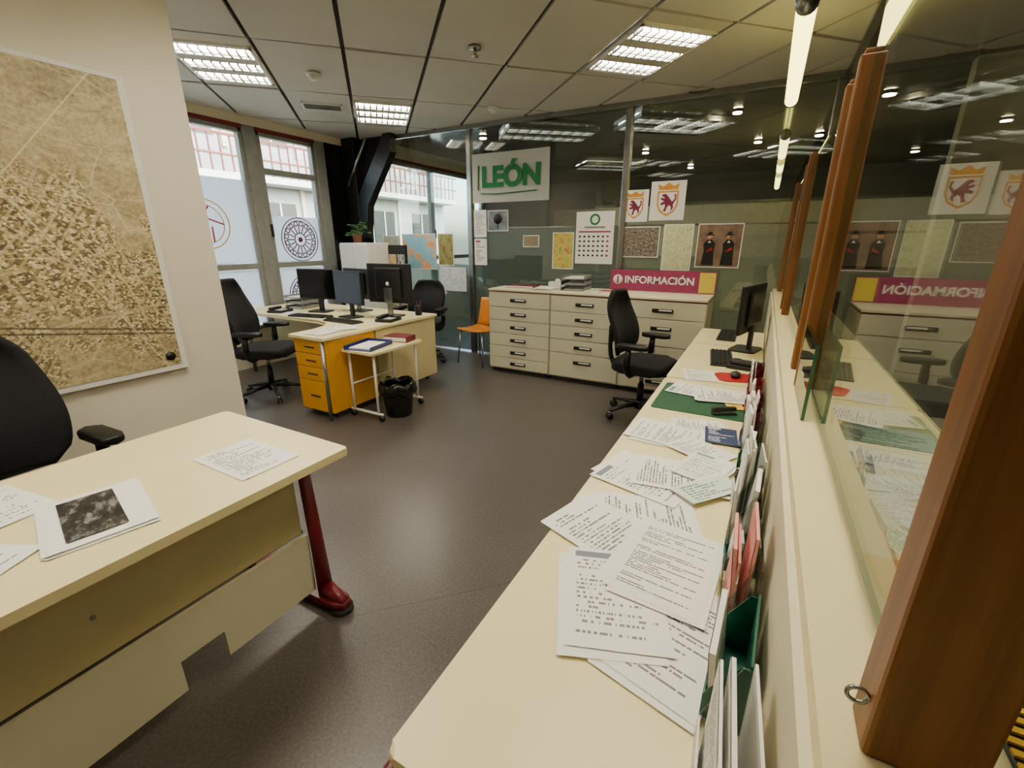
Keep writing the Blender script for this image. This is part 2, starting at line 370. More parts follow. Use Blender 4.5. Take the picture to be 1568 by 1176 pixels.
def rose(o,y,z,R):
    X=WX-.036
    for rr in (R,R*.86,R*.30): o.torus((X,y,z),rr,.006,DEC,axis='X')
    n=16
    for k in range(n):
        a=2*pi*k/n
        o.tube([(X,y+R*.30*math.cos(a),z+R*.30*math.sin(a)),(X,y+R*.70*math.cos(a),z+R*.70*math.sin(a))],.007,DEC,seg=5)
        a+=pi/n; o.torus((X,y+R*.74*math.cos(a),z+R*.74*math.sin(a)),R*.10,.007,DEC,axis='X',seg=10,sg=4)
    o.cyl((X-.002,y,z),(X+.004,y,z),R*.12,DEC)
rose(o,4.09,1.52,.27); rose(o,4.09,.80,.27); o.done()
o=window('window_3',5.2,6.9,(1.21,)); o.done(); o=window('window_4',6.9,8.6,(1.21,)); o.done()
FAC=mat('facade_render','#a9b1b6',.8,var=.05,scale=1); FACW=mat('facade_window','#27323c',.2); FACR=mat('facade_balcony','#7c3c38',.6)
b=Obj('neighbouring_building').box((-14,-3,-4),(-12,16,9),FAC)
for y in range(-2,16,2):
    for z in (-2.2,.9,4.0):
        b.box((-12.01,y,z),(-11.96,y+1.0,z+1.6),FACW).box((-11.97,y-.06,z-.06),(-11.92,y+1.06,z),WHT).box((-11.97,y+.48,z),(-11.94,y+.53,z+1.6),WHT)
        b.box((-11.99,y+1.2,z-.3),(-11.93,y+1.32,z+2.0),GREYP)
for z in (2.9,6.0):
    b.box((-12.0,-3,z),(-11.3,16,z+.15),WHT)
    for y in range(0,76): b.box((-11.36,-3+y*.25,z+.15),(-11.33,-2.97+y*.25,z+.95),FACR)
    b.box((-11.38,-3,z+.93),(-11.31,16,z+.98),FACR); b.box((-11.38,-3,z+.5),(-11.31,16,z+.54),FACR)
b.done()
Obj('street_ground').box((-30,-20,-4.2),(-5.7,30,-4.0),LOBF).done()

# back glass wall
o=Obj('wall_glass_back')
for x in (-3.43,-1.43,.36): o.box((x-.035,GY-.03,0),(x+.035,GY+.05,2.95),CHROME,.008)
o.box((WX+.001,GY+.005,0.02),(.42,GY+.015,CH),GLASSR)
o.box((-3.39,GY+.017,.02),(-1.47,GY+.021,1.66),FROST); o.box((-1.39,GY+.017,.02),(.33,GY+.021,1.35),FROSTL)
o.box((-5.3,GY+.017,.02),(-3.47,GY+.021,1.2),FROST)
o.box((-3.39,GY+.0,1.655),(.33,GY+.003,1.67),CHROME)
o.done()
o=Obj('corner_column').box((-5.39,4.90,0),(-5.16,5.10,CH-.001),BLKM,.01)
o.prism([(-5.385,1.35),(-5.12,1.35),(-5.10,1.95),(-4.72,2.845),(-5.385,2.845)],.05,BLKM,Tr(0,5.09,0)@FACE_NY)
o.prism([(-5.22,1.45),(-5.06,1.55),(-5.0,1.98),(-4.50,2.62),(-4.50,2.84),(-4.62,2.84),(-5.16,2.12)],.12,BLKM,Tr(0,5.03,0)@FACE_NY,.008)
o.tube([(-4.90,4.88,2.80),(-5.3,4.88,2.25)],.022,CHROME,seg=6).done()

# ------------------------------------------------------------------ ceiling fixtures
def fixture(k,j,name='recessed_ceiling_light'):
    a=a0+(k+.5)*da; b=b0+(j+.5)*db; x,y,_=ab(a,b,0)
    o=Obj(name,(x,y,CH-.006),pi/4)
    W,D=.29,.43
    o.box((-W,-D,-.012),(W,-D+.04,.006),WHT).box((-W,D-.04,-.012),(W,D,.006),WHT)
    o.box((-W,-D,-.012),(-W+.02,D,.006),WHT).box((W-.02,-D,-.012),(W,D,.006),WHT)
    for yy in (-.14,.14): o.box((-W+.02,yy-.06,-.012),(W-.02,yy+.06,.006),TILE)
    for yy in (-.29,0,.29):
        o.box((-W+.02,yy-.08,.001),(W-.02,yy+.08,.005),LOUV)
        for q in range(9): o.box((-W+.03+q*.062,yy-.08,-.022),(-W+.044+q*.062,yy+.08,.0),CHROME)
        o.box((-W+.02,yy-.008,-.024),(W-.02,yy+.008,0),CHROME)
    o.done()
for k,j in ((2,-1),(-3,0),(-1,1),(0,-3),(-2,-2),(-4,-3)): fixture(k,j)  # later entries are out-of-view fixtures, added to light the near part
for x,y in ((-3.56,3.02),(-2.75,4.6)):
    Obj('smoke_detector',(x,y,CH-.005)).cyl((0,0,0),(0,0,-.02),.055,WHT,seg=24).cyl((0,0,-.02),(0,0,-.05),.045,WHT,.03,seg=24).done()
Obj('ceiling_fire_sprinkler',(-2.07,3.22,CH-.003)).cyl((0,0,0),(0,0,-.02),.045,CHROME,seg=20).cyl((0,0,-.02),(0,0,-.06),.012,CHROME).cyl((0,0,-.06),(0,0,-.065),.026,CHROME).done()
o=Obj('ceiling_vent',(-4.3,3.72,CH-.006),pi/4).box((-.2,-.12,-.01),(.2,-.1,.01),WHT).box((-.2,.1,-.01),(.2,.12,.01),WHT).box((-.2,-.12,-.01),(-.18,.12,.01),WHT).box((.18,-.12,-.01),(.2,.12,.01),WHT).box((-.18,-.1,-.002),(.18,.1,.004),DGREY)
for q in range(7): o.box((-.18,-.09+q*.028,-.01),(.18,-.084+q*.028,.002),ALU)
o.done()
for y0,y1 in ((1.0,2.45),(2.52,4.15),(5.3,6.6),(7.0,7.9),(8.3,10.2)):
    o=Obj('linear_pendant_light',(0.0,y0,2.45)); L=y1-y0
    o.cyl((0,.05,0),(0,L-.03,0),.04,TUBE,seg=16)
    o.cyl((0,0,0),(0,.06,0),.045,CHROME).cyl((0,L-.03,0),(0,L,0),.043,CHROME)
    top=.395 if y0<5 else .49
    for yy in (.3,L-.3): o.cyl((0,yy,.03),(0,yy,top),.004,CHROME,seg=6)
    o.done()
for x,y in ((-.53,6.45),(-.35,8.4),(-2.04,8.45),(-3.86,6.17),(.42,8.3),(2.4,4.4),(-1.6,10.5),(1.0,10)):
    Obj('ceiling_spotlight',(x,y,2.95)).cyl((0,0,0),(0,0,-.018),.065,BLKM,seg=20).cyl((0,0,-.018),(0,0,-.03),.048,SPOT,seg=20).done()
for x,y in ((-1.3,6.6),(1.6,3.0),(-2.9,6.3),(1.8,0.8),(-3.0,9.5),(.4,9.3)):  # added glowing lattices: stand in for fixture reflections and brighten the lobby
    o=Obj('lattice_fill_panel',(x,y,2.92),.7)
    for q in range(9): o.box((-.6,-.4+q*.1,-.03),(.6,-.385+q*.1,.02),CHROME).box((-.6+q*.15,-.4,-.03),(-.585+q*.15,.41,.02),CHROME)
    o.box((-.6,-.28,.021),(.6,-.12,.025),LATG).box((-.6,.1,.021),(.6,.26,.025),LATG); o.done()

# ------------------------------------------------------------------ wall map
AER=aerial('aerial_photo_print')
o=Obj('aerial_map_poster',(-2.93,.62,1.53)); o.box((-.018,-.70,-.745),(.004,.70,.745),WHT,.002)
o.sheet(1.34,1.44,AER,Tr(.006,0,.005)@FACE_PX); o.cyl((.004,.62,-.66),(.01,.62,-.66),.025,BLK); o.done()

# ------------------------------------------------------------------ left desk
DZ=.74
def rrect(x0,y0,x1,y1,r,n=5):
    P=[]
    for cx,cy,a in ((x1-r,y1-r,0),(x0+r,y1-r,pi/2),(x0+r,y0+r,pi),(x1-r,y0+r,1.5*pi)):
        for k in range(n+1): P.append((cx+r*math.cos(a+pi/2*k/n),cy+r*math.sin(a+pi/2*k/n)))
    return P
def tleg(o,y,x0,x1,xc):
    o.prism([(x0,-.035),(x0+.03,-.04),(xc,-.045),(x1-.04,-.042),(x1,-.02),(x1,.02),(x1-.04,.042),(xc,.045),(x0+.03,.04),(x0,.035)],.035,BURG,Tr(0,y,.018),.012)
    o.tube([(xc,y,.05),(xc-.01,y,.3),(xc-.03,y,DZ-.05)],[.036,.026],BURG,seg=10,flat=.6)
    o.tube([(xc+.01,y,.07),(xc+.12*(1 if x1>xc else -1),y,.045)],[.035,.02],BURG,seg=10)
    o.box((x0+.1,y-.03,DZ-.055),(x1-.04,y+.03,DZ-.03),BURG,.005)
    o.cyl((x1-.035,y,0),(x1-.035,y,.02),.045,DGREY).cyl((x0+.05,y,0),(x0+.05,y,.018),.04,DGREY)
o=Obj('office_desk')
o.prism(rrect(-2.12,-.60,-1.31,1.07,.015),.03,CREAM,Tr(0,0,DZ-.03),.006)
tleg(o,.985,-2.02,-1.33,-1.46); tleg(o,-.52,-2.02,-1.33,-1.46)
o.box((-1.515,-.45,.36),(-1.50,.945,DZ-.032),CREAM_D)
o.box((-1.53,-.45,.345),(-1.516,.96,.36),DGREY)
pts=[(-.47,.07),(.45,.07),(.45,.19),(.59,.19),(.59,.08),(.955,.08),(.955,.352),(-.47,.352)]
o.prism(pts,.016,PANEL,Matrix(((0,0,1,-1.495),(1,0,0,0),(0,1,0,0),(0,0,0,1))))
for y in (.3,): o.cyl((-1.499,y,.5),(-1.495,y,.5),.007,CHROME)
o.done()

# ------------------------------------------------------------------ office chair
def office_chair(loc,rz,h=1.10,w=.46):
    o=Obj('office_chair',loc,rz)
    for k in range(5):
        a=2*pi*k/5+.3; c,s_=math.cos(a),math.sin(a)
        o.tube([(0.03*c,.03*s_,.115),(.16*c,.16*s_,.105),(.30*c,.30*s_,.078)],[.03,.017],BLK,seg=8,flat=.8)
        for q in (-.016,.016):
            x,y=.295*c-q*s_,.295*s_+q*c
            o.cyl((x+q*.5*-s_,y+q*.5*c,.028),(x-q*.5*-s_,y-q*.5*c,.028),.028,BLK,seg=14)
        o.cyl((.295*c,.295*s_,.03),(.295*c,.295*s_,.075),.009,CHROME)
    o.cyl((0,0,.07),(0,0,.14),.04,BLK,.032); o.cyl((0,0,.14),(0,0,.30),.027,BLK); o.cyl((0,0,.3),(0,0,.41),.018,CHROME)
    o.box((-.14,-.09,.395),(.10,.09,.435),BLK,.015)
    o.prism(rrect(-.22,-.245,.25,.245,.10,6),.085,BLKF,Tr(0,0,.435),.032,True,3)
    W=w/2
    def back(u,v):
        z=.56+v*(h-.56); y=(u-.5)*2
        ww=W*(.80+.28*math.sin(pi*min(v*.9+.12,1))) 
        if v>.82: ww*=math.sqrt(max(0.05,1-((v-.82)/.205)**2*.55))
        if v<.12: ww*=.8+.2*v/.12
        x=-.235-.03*math.sin(v*pi*1.0)-.06*v*v+ .055*y*y + .035*math.sin(v*5.5)
        return (x,y*ww,z)
    o.surf(back,12,18,BLKF,.035)
    o.tube([(-.10,0,.41),(-.26,0,.42),(-.315,0,.55),(-.31,0,.78)],[.026,.018],BLK,sub=1)
    o.box((-.315,-.06,.64),(-.275,.06,.8),BLK,.015)
    for sgn in (-1,1):
        o.tube([(-.02,sgn*.16,.425),(-.02,sgn*.27,.43),(-.05,sgn*.295,.52),(-.03,sgn*.295,.66)],[.022,.02],BLK,sub=1,flat=1.2)
        o.cyl((-.03,sgn*.295,.52),(-.03,sgn*.295,.665),.024,BLK)
        o.prism(rrect(-.13,-.045,.13,.045,.04,5),.035,BLK,Tr(0,sgn*.29,.665),.012,True,3)
    return o.done()
office_chair((-2.45,.42,0),.05,1.14,.50)
office_chair((-4.20,2.60,0),.55,1.16,.48)
office_chair((-.80,3.84,0),-.12,1.10,.48)
office_chair((-3.75,4.42,0),-pi/2+.2,1.02)

# ------------------------------------------------------------------ counter
CX0,CX1=-.41,.090
def counter(y0,y1):
    o=Obj('counter_desk')
    o.prism(rrect(CX0,y0,CX1,y1,.02),.03,CREAM,Tr(0,0,DZ-.03),.008)
    o.box((CX1-.03,y0+.05,.08),(CX1-.012,y1-.05,DZ-.031),PANEL)
    for y in (y0+.07,y1-.07):
        o.prism([(CX0+.01,-.03),(CX1-.04,-.04),(CX1-.04,.04),(CX0+.01,.03)],.04,BURG,Tr(0,y,.0),.01)
        o.tube([(-.12,y,.03),(-.14,y,DZ-.04)],[.035,.03],BURG,flat=.6)
        o.box((CX0+.02,y-.03,DZ-.06),(CX1-.04,y+.03,DZ-.031),BURG,.006)
    o.box((CX0-.004,y0-.012,DZ-.06),(CX0+.05,y0+.02,DZ-.028),BURG,.01)
    o.done()
counter(.33,2.635); counter(2.65,3.69); counter(3.705,4.40)
LZ=1.06
o=Obj('counter_partition')
o.box((.098,-.6,0),(.125,GY-.04,LZ-.03),PANEL); o.box((.36,-.6,0),(.38,GY-.04,LZ-.03),PANEL)
o.prism(rrect(.110,-.65,.44,GY-.04,.01),.03,CREAM,Tr(0,0,LZ-.03),.010)
o.done()
PX=.140
def post(y,top=1.98,wx=.075,wy=.05,eye=False,lip=True):
    o=Obj('wooden_post',(PX,y,LZ+.0005)); H=top-LZ
    o.box((0,-wy/2,0),(wx,wy/2,H),WOOD,.005)
    if lip: o.box((.008,wy/2-.002,0),(wx-.01,wy/2+.015,H-.03),WOOD,.003)
    o.box((.008,-wy/2+.005,H),(wx-.008,wy/2-.005,H+.012),WOOD,.003)
    if eye: o.torus((-.009,-.01,.05),.008,.002,CHROME,axis='Y',seg=18).cyl((-.002,-.01,.05),(.002,-.01,.05),.003,CHROME)
    o.done()
PY=[(.42,1.98,.080),(1.62,1.955,.052),(1.86,1.95,.045),(3.27,1.97,.055),(3.55,1.95,.045),(4.85,1.97,.055)]
for i,(y,t,wx) in enumerate(PY): post(y,t,wx,.05 if i==0 else .042,i==0,i>0)
def pane(y0,y1,z0,z1,x):
    o=Obj('counter_glass_screen'); o.box((x-.004,y0,z0),(x+.004,y1,z1),GLASSC)
    o.box((x-.004,y1,z0),(x+.004,y1+.002,z1),GEDGE); o.box((x-.004,y0-.002,z0),(x+.004,y0,z1),GEDGE); o.box((x-.004,y0,z0-.002),(x+.004,y1,z0),GEDGE); o.done()
pane(.455,1.59,LZ+.035,2.12,.172); pane(1.67,1.83,LZ+.05,1.93,.165); pane(1.91,3.24,LZ+.05,1.93,.165); pane(3.60,4.82,LZ+.05,1.93,.165)
pane(1.29,1.585,LZ+.003,LZ+.20,.145)

# ------------------------------------------------------------------ drawer cabinets
ys0,ys1=4.44,5.04
def cab(x0,x1,rows,right=False):
    o=Obj('drawer_cabinet'); zt=.985
    o.box((x0,ys0+.02,0.05),(x1,ys1,zt-.03),GREYP); o.box((x0+.02,ys0+.05,0),(x1-.02,ys1-.02,.05),DGREY)
    o.box((x0,ys0+.0,zt-.032),(x1,ys1,zt-.022),BURG)
    o.box((x0,ys0-.005,zt-.0215),(x1,ys1,zt),PANEL,.004)
    z=zt-.036
    for h in rows:
        o.box((x0+.006,ys0,z-h+.006),(x1-.006,ys0+.02,z),GREYP,.004)
        xc=(x0+x1)/2; zc=z-min(h*.5,.09)
        o.box((xc-.1,ys0-.012,zc-.018),(xc+.1,ys0+.001,zc+.018),BLK,.006)
        o.box((xc-.035,ys0-.014,zc-.002),(xc+.085,ys0-.0115,zc+.012),PAP)
        z-=h
    o.done()
cab(-2.74,-1.965,[.17,.15,.15,.15,.14,.13]); cab(-1.96,-1.18,[.17,.15,.15,.15,.27]); cab(-1.175,-.395,[.17,.27,.27,.18])

# ------------------------------------------------------------------ desk group
o=Obj('corner_office_desk')
top=[(-5.3,2.98),(-3.85,2.98),(-3.68,2.93),(-3.56,2.82),(-3.51,2.66),(-3.51,2.39),(-3.08,2.39),(-3.08,3.9),(-5.3,3.9)]
o.prism(top,.03,CREAM,Tr(0,0,DZ-.03),.006)
o.box((-3.50,2.44,.06),(-3.10,2.98,DZ-.032),YEL,.004)
z=DZ-.04
for h in (.12,.12,.12,.28):
    o.box((-3.495,2.424,z-h+.006),(-3.105,2.441,z),YEL,.003); o.box((-3.36,2.415,z-h*.5-.006),(-3.24,2.425,z-h*.5+.006),BLK,.003); z-=h
o.box((-3.475,2.50,0),(-3.13,2.95,.06),DGREY)
o.box((-3.115,3.0,.07),(-3.10,3.88,DZ-.032),CREAM_D)
o.cyl((-3.12,2.41,0),(-3.12,2.41,DZ-.03),.016,CHROME)
o.box((-5.25,3.42,.15),(-3.12,3.44,DZ-.032),CREAM_D)
for x in (-5.2,-3.2): o.cyl((x,3.82,0),(x,3.82,DZ-.03),.02,CHROME)
o.cyl((-5.2,3.05,0),(-5.2,3.05,DZ-.03),.02,CHROME)
o.done()
o=Obj('small_side_table',(-2.90,2.87,0))
o.prism(rrect(-.17,-.32,.20,.32,.02),.02,CREAM,Tr(0,0,.60),.005)
for y in (-.26,.26):
    o.tube([(-.14,y,.6),(-.14,y,.06)],.011,WHT).tube([(.15,y,.6),(.15,y,.06)],.011,WHT); o.tube([(-.18,y,.065),(.2,y,.065)],.012,WHT)
    for x in (-.16,.18): o.cyl((x,y-.012,.028),(x,y+.012,.028),.028,BLK)
o.tube([(-.14,-.26,.3),(-.14,.26,.3)],.008,WHT); o.done()
def rimf(o):
    def f(u,v):
        a=2*pi*u; r=.115+.03*v+(.008*math.sin(9*a)+.006*math.sin(23*a))*v*v
        return (r*math.cos(a),r*math.sin(a),.01+.30*v+.015*v*math.sin(5*a))
    o.surf(f,48,8,BIN,.004)
    def g(u,v):
        a=2*pi*u; r=.146+.02*math.sin(v*pi)+.006*math.sin(11*a)
        return (r*math.cos(a),r*math.sin(a),.31-.11*v+.012*math.sin(7*a)+.012*math.sin(5*a))
    o.surf(g,48,5,BIN,.003)
o=Obj('waste_bin',(-2.72,2.83,0)); o.cyl((0,0,0),(0,0,.012),.115,BLK,seg=24); rimf(o); o.done()

def monitor(loc,rz,w=.50,h=.30,name='computer_monitor',back=False):
    o=Obj(name,loc,rz)
    o.prism(rrect(-.12,-.09,.12,.09,.03),.012,BLK,None,.004)
    o.box((-.03,.01,.01),(.03,.035,.26),BLK if not back else CHROME,.006)
    o.box((-w/2,-.012,.14),(w/2,.016,.14+h),BLK,.006); o.box((-w/2+.012,-.0135,.155),(w/2-.012,-.0115,.14+h-.012),SCREEN)
    o.box((-w*.3,.015,.19),(w*.3,.04,.10+h),BLK,.012)
    if back: o.box((-.05,.040,.0+.14),(.05,.046,.30),CHROME,.004); o.cyl((0,.041,.34),(0,.044,.34),.02,WHT)
    return o.done()
monitor((-4.33,3.40,DZ),.25,.50,.33)
monitor((-3.72,3.28,DZ),-.15,.48,.33)
monitor((-3.40,3.55,DZ),pi+.12,.54,.40,back=True)
monitor((-3.98,3.66,DZ),pi-.1,.48,.33,back=True)
def keyboard(loc,rz,m=BLK):
    o=Obj('computer_keyboard',loc,rz).box((-.22,-.07,0),(.22,.07,.014),m,.005)
    for i in range(15):
        for j in range(5): o.box((-.21+i*.028,-.062+j*.025,.013),(-.187+i*.028,-.042+j*.025,.02),BLKF,.002,1)
    o.done()
def mouse(loc,rz=0): Obj('computer_mouse',loc,rz).ball((0,0,.0165),.03,BLK,(1.0,1.7,.55)).box((-.002,.01,.028),(.002,.03,.0345),CHROME).done()
keyboard((-4.15,3.10,DZ),.2); keyboard((-3.57,3.04,DZ),-.05); mouse((-3.86,3.12,DZ))
def phone(loc,rz):
    o=Obj('desk_telephone',loc,rz).prism([(-.09,-.1),(.09,-.1),(.09,.1),(-.09,.1)],.03,BLK,None,.008)
    o.box((-.085,-.09,.03),(-.035,.09,.06),BLK,.015)
    for i in range(3):
        for j in range(4): o.box((-.01+i*.03,-.07+j*.028,.029),(.01+i*.03,-.052+j*.028,.035),WHT,.002,1)
    o.box((-.01,.05,.03),(.07,.09,.036),SCREEN); o.done()
phone((-4.70,3.15,DZ),.3); phone((-3.21,3.29,DZ),.2)
def tray(loc,rz,m,n=3,name='letter_tray'):
    o=Obj(name,loc,rz)
    for k in range(n):
        z=k*.06; o.box((-.13,-.17,z),(.13,.17,z+.004),m); o.box((-.13,-.17,z),(-.126,.17,z+.035),m); o.box((.126,-.17,z),(.13,.17,z+.035),m); o.box((-.13,.166,z),(.13,.17,z+.035),m)
        for q in range(3): o.box((-.10,-.14,z+.006+q*.004),(.11+q*.004,.15,z+.009+q*.004),PAP)
        if k<n-1:
            for x in (-.128,.128):
                for y in (-.15,.15): o.cyl((x,y,z),(x,y,z+.06),.005,m,seg=8)
    o.done()
tray((-4.80,3.55,DZ),.1,ALU,3); tray((-1.80,4.78,.986),.1,ALU,3)
tray((-2.93,2.74,.621),.2,BLUE,1,'blue_document_tray')
Obj('burgundy_box_file',(-2.87,3.07,.621),.15).box((-.12,-.08,0),(.12,.08,.05),BURG,.004).box((-.115,-.082,.008),(.115,-.079,.042),PAP).done()
Obj('pen_holder',(-3.20,3.74,DZ)).cyl((0,0,0),(0,0,.1),.035,BLK).cyl((.01,0,.05),(.03,.01,.16),.004,RED).cyl((-.01,0,.05),(-.03,.02,.15),.004,BLUE).done()
# papers ------------------------------------------------
PR=[printm('printed_text_a',30,1.0),printm('printed_text_b',24,4.2,dens=.46),printm('printed_text_c',36,9.7),printm('printed_letter',22,13.1,dens=.5,header='#7a7f8c'),printm('printed_form',26,22.5,dens=.48,header='#6f9a88')]
PHB=photom('printed_bw_photo',[(.35,hexc('#0a0a0a')),(.5,hexc('#2b2b2b')),(.62,hexc('#8a8a88')),(.7,hexc('#1d1d1d'))],3.5)
def papers(name,x,y,rz,n=1,w=.21,h=.297,m=None,z=DZ,sp=.012,curl=.004,photo=False):
    o=Obj(name,(x,y,z),rz)
    for k in range(n):
        dx,dy,dr=(random.uniform(-sp,sp),random.uniform(-sp,sp),random.uniform(-.08,.08)) if k<n-1 else (0,0,0)
        cx=random.uniform(.3,1)*curl; zz=.0015+k*.0016
        o.sheet(w,h,(m or PR[0]) if k==n-1 else PAP,Tr(dx,dy,zz)@Matrix.Rotation(dr,4,'Z'),6,6,lambda u,v:cx*((u-.5)**2+(v-.5)**2)*1.2)
    if photo: o.sheet(w*.8,h*.55,PHB,Tr(0,-.01,.0045+n*.0016))
    o.done()
H=pi/2
papers('printed_paper',-1.565,.825,H*1.0,1,.215,.31,PR[1])
papers('printed_leaflet_stack',-1.60,.40,-.22+pi*0,4,.33,.235,PAP,photo=True)
papers('printed_paper',-1.90,.25,H+.15,2,.21,.297,PR[3])
papers('printed_paper',-1.62,.11,H+.5,2,.21,.297,PR[0])
papers('printed_paper',-.045,.77,-.25,3,.20,.30,PR[0],sp=.02)
papers('printed_paper',-.185,.815,.35,2,.21,.297,PR[3],z=DZ+.004,sp=.02)
papers('printed_paper',-.10,.97,-.1,3,.21,.297,PR[2],z=DZ+.007,sp=.02)
papers('printed_paper',-.27,1.03,H-.35,2,.21,.297,PR[1],z=DZ+.003,sp=.02)
papers('printed_paper',-.20,1.16,H+.3,1,.21,.297,PR[0],z=DZ+.001)
papers('printed_paper',-.245,1.37,H-.25,3,.21,.297,PR[3],sp=.03)
papers('printed_paper',-.15,1.44,H+.15,2,.21,.297,PR[0],z=DZ+.005)
papers('printed_paper',-.08,1.53,-.3,3,.15,.21,PR[4],z=DZ+.009)
papers('green_leaflet_stack',-.05,1.38,.9,3,.21,.10,printm('green_leaflet',8,3.0,'#d7e6d8','#1d6a45'),z=DZ+.012)
papers('printed_paper',-.25,1.78,H-.1,3,.21,.297,PR[2],sp=.03)
papers('printed_paper',-.11,1.68,H-.5,2,.15,.21,PR[1],z=DZ+.005)
papers('information_leaflet',-.05,1.86,.1,2,.12,.17,printm('blue_leaflet',12,8.0,'#27395f','#dfe4ee',header='#ffffff'),z=DZ+.004)
papers('printed_paper',-.15,1.93,H+.25,2,.15,.21,PR[0],z=DZ+.001)
Obj('desk_mat',(-.175,2.30,DZ)).prism(rrect(-.205,-.22,.205,.22,.015),.004,GMAT,None,.001).done()
papers('printed_paper',-.20,2.42,H-.15,2,.21,.297,PR[4],z=DZ+.005)
papers('printed_paper',-.09,2.38,H+.2,2,.21,.27,PR[1],z=DZ+.009)
papers('yellow_sticky_note',-.02,2.25,.3,1,.076,.076,YPAP,z=DZ+.006)
papers('printed_paper',-.24,2.76,.2,1,.17,.24,PR[2])
Obj('stapler',(-.06,2.13,DZ+.0045),.5).box((-.055,-.015,0),(.055,.015,.008),BLK,.003).prism([(-.055,.012),(.05,.02),(.05,.036),(-.042,.038),(-.055,.03)],.024,BLK,Tr(0,.012,0)@FACE_NY,.004).box((-.05,-.01,.008),(-.038,.01,.026),CHROME,.002).done()
Obj('red_mouse_pad',(-.05,2.80,DZ+.001),.3).prism(rrect(-.1,-.09,.1,.09,.04),.005,RED,None,.001).done()
mouse((-.05,2.80,DZ+.0065))
keyboard((-.16,3.25,DZ),-H+.1); monitor((-.03,3.62,DZ),-H-.25,.50,.33); phone((-.0,3.08,DZ),1.4)
keyboard((-.18,4.1,DZ),-H)
papers('printed_paper',-3.3,2.60,.1,2,.21,.297,PR[0],z=DZ+.001); papers('printed_paper',-3.28,2.81,.9,2,.18,.22,PR[3],z=DZ+.005)
papers('printed_paper',-4.50,3.13,.5,2,.15,.21,PR[1],z=DZ+.001)
papers('printed_paper',.34,.90,.15,2,.16,.26,PR[2],z=LZ+.001); papers('printed_paper',.31,1.20,-.1,1,.17,.26,PR[0],z=LZ+.001)
papers('yellow_envelope',.27,.66,.1,1,.15,.15,YPAP,z=LZ+.001)
o=Obj('ribbed_yellow_folder',(.345,.46,LZ+.0005)); o.box((-.09,-.12,0),(.09,.10,.006),BLK,.002)
for k in range(16): o.box((-.088,-.116+k*.0135,.006),(.088,-.109+k*.0135,.009),YPAP)
o.done()
# brochure holders on the counter
COVW=printm('brochure_white',16,31.0,header='#0f6d4a'); COVP=printm('brochure_pink',12,7.0,'#e79d94',"#c27a74",dens=.5); COVB=printm('brochure_blue',12,17.0,'#dce3ea','#3c5576',header='#27395f'); COVR=printm('brochure_red',12,27.0,'#8c2a38','#f0e0d8',dens=.5)
def holder(y,w,h,cov,base,n=3,x=.045,d=.07,cheekm=None,rz=0):
    o=Obj('brochure_holder',(x,y,DZ),rz); a,b_=-d/2,d/2; ck=cheekm or ACRY
    o.box((a,-w/2,0),(b_,w/2,.006),base,.002)
    o.box((a,-w/2,.0),(a+.003,w/2,h*.30),base); o.box((b_-.004,-w/2,0),(b_,w/2,h*.85),base)
    cheek=[(a,0),(b_,0),(b_,h*.8),(b_-.015,h*.8),(a,h*.30)]
    for s_ in (-1,1):
        o.prism(cheek,.003,ck,Matrix(((1,0,0,0),(0,0,1,s_*w/2-.0015),(0,1,0,0),(0,0,0,1))))
    for k in range(n):
        xx=a+.010+k*(d-.02)/max(1,n); hh=h*(.80+.22*k/n)+random.uniform(-.02,.02); dy=random.uniform(-.006,.006)
        T=Tr(xx,dy,.007)@Matrix.Rotation(random.uniform(-.09,.10),4,'Y')@Matrix.Rotation(random.uniform(-.06,.06),4,'X')
        cm=cov[k%len(cov)]
        o.box((.0005,-w*.44,0),(random.uniform(.003,(d-.03)/n*.7),w*.44,hh),PAP if cm is not COVP else COVP,T=T)
        o.sheet(w*.88,hh,cm,T@Tr(-.0008,0,hh/2)@FACE_NX)
    o.done()
HD=[(.47,.20,.24,[PR[0],PAP],WHT,2,ACRY,.06),(.71,.17,.17,[PAP],GREEN,1,GREEN,-.05),(.90,.17,.22,[COVP,COVP],ACRY,3,ACRY,.03),(1.06,.06,.10,[PAP],GREEN,1,GREEN,.1),
(1.17,.15,.22,[PR[2],PR[0]],ACRY,2,ACRY,-.04),(1.33,.13,.23,[PAP,PAP],WHT,4,ACRY,.08),(1.50,.13,.18,[COVB],ACRY,1,ACRY,-.06),(1.63,.08,.10,[PAP],GREEN,1,GREEN,0),(1.77,.13,.19,[PAP,PR[3]],ACRY,2,ACRY,.08),
(1.92,.10,.12,[COVR],BURG,1,BURG,-.1),(2.05,.12,.17,[PR[1],PAP],ACRY,2,ACRY,.04),(2.19,.10,.13,[PAP],BURG,1,BURG,.06),(2.32,.11,.15,[COVW],BURG,2,BURG,-.05),(2.46,.10,.12,[COVR],BURG,1,BURG,.05),(2.59,.10,.16,[PAP],ACRY,2,ACRY,0),(2.74,.10,.13,[COVW],BURG,1,BURG,.04)]
for y,w_,h_,c_,b_,n_,ck,rz in HD: holder(y,w_,h_,c_,b_,n_,x=.050,d=.062,cheekm=ck,rz=rz)
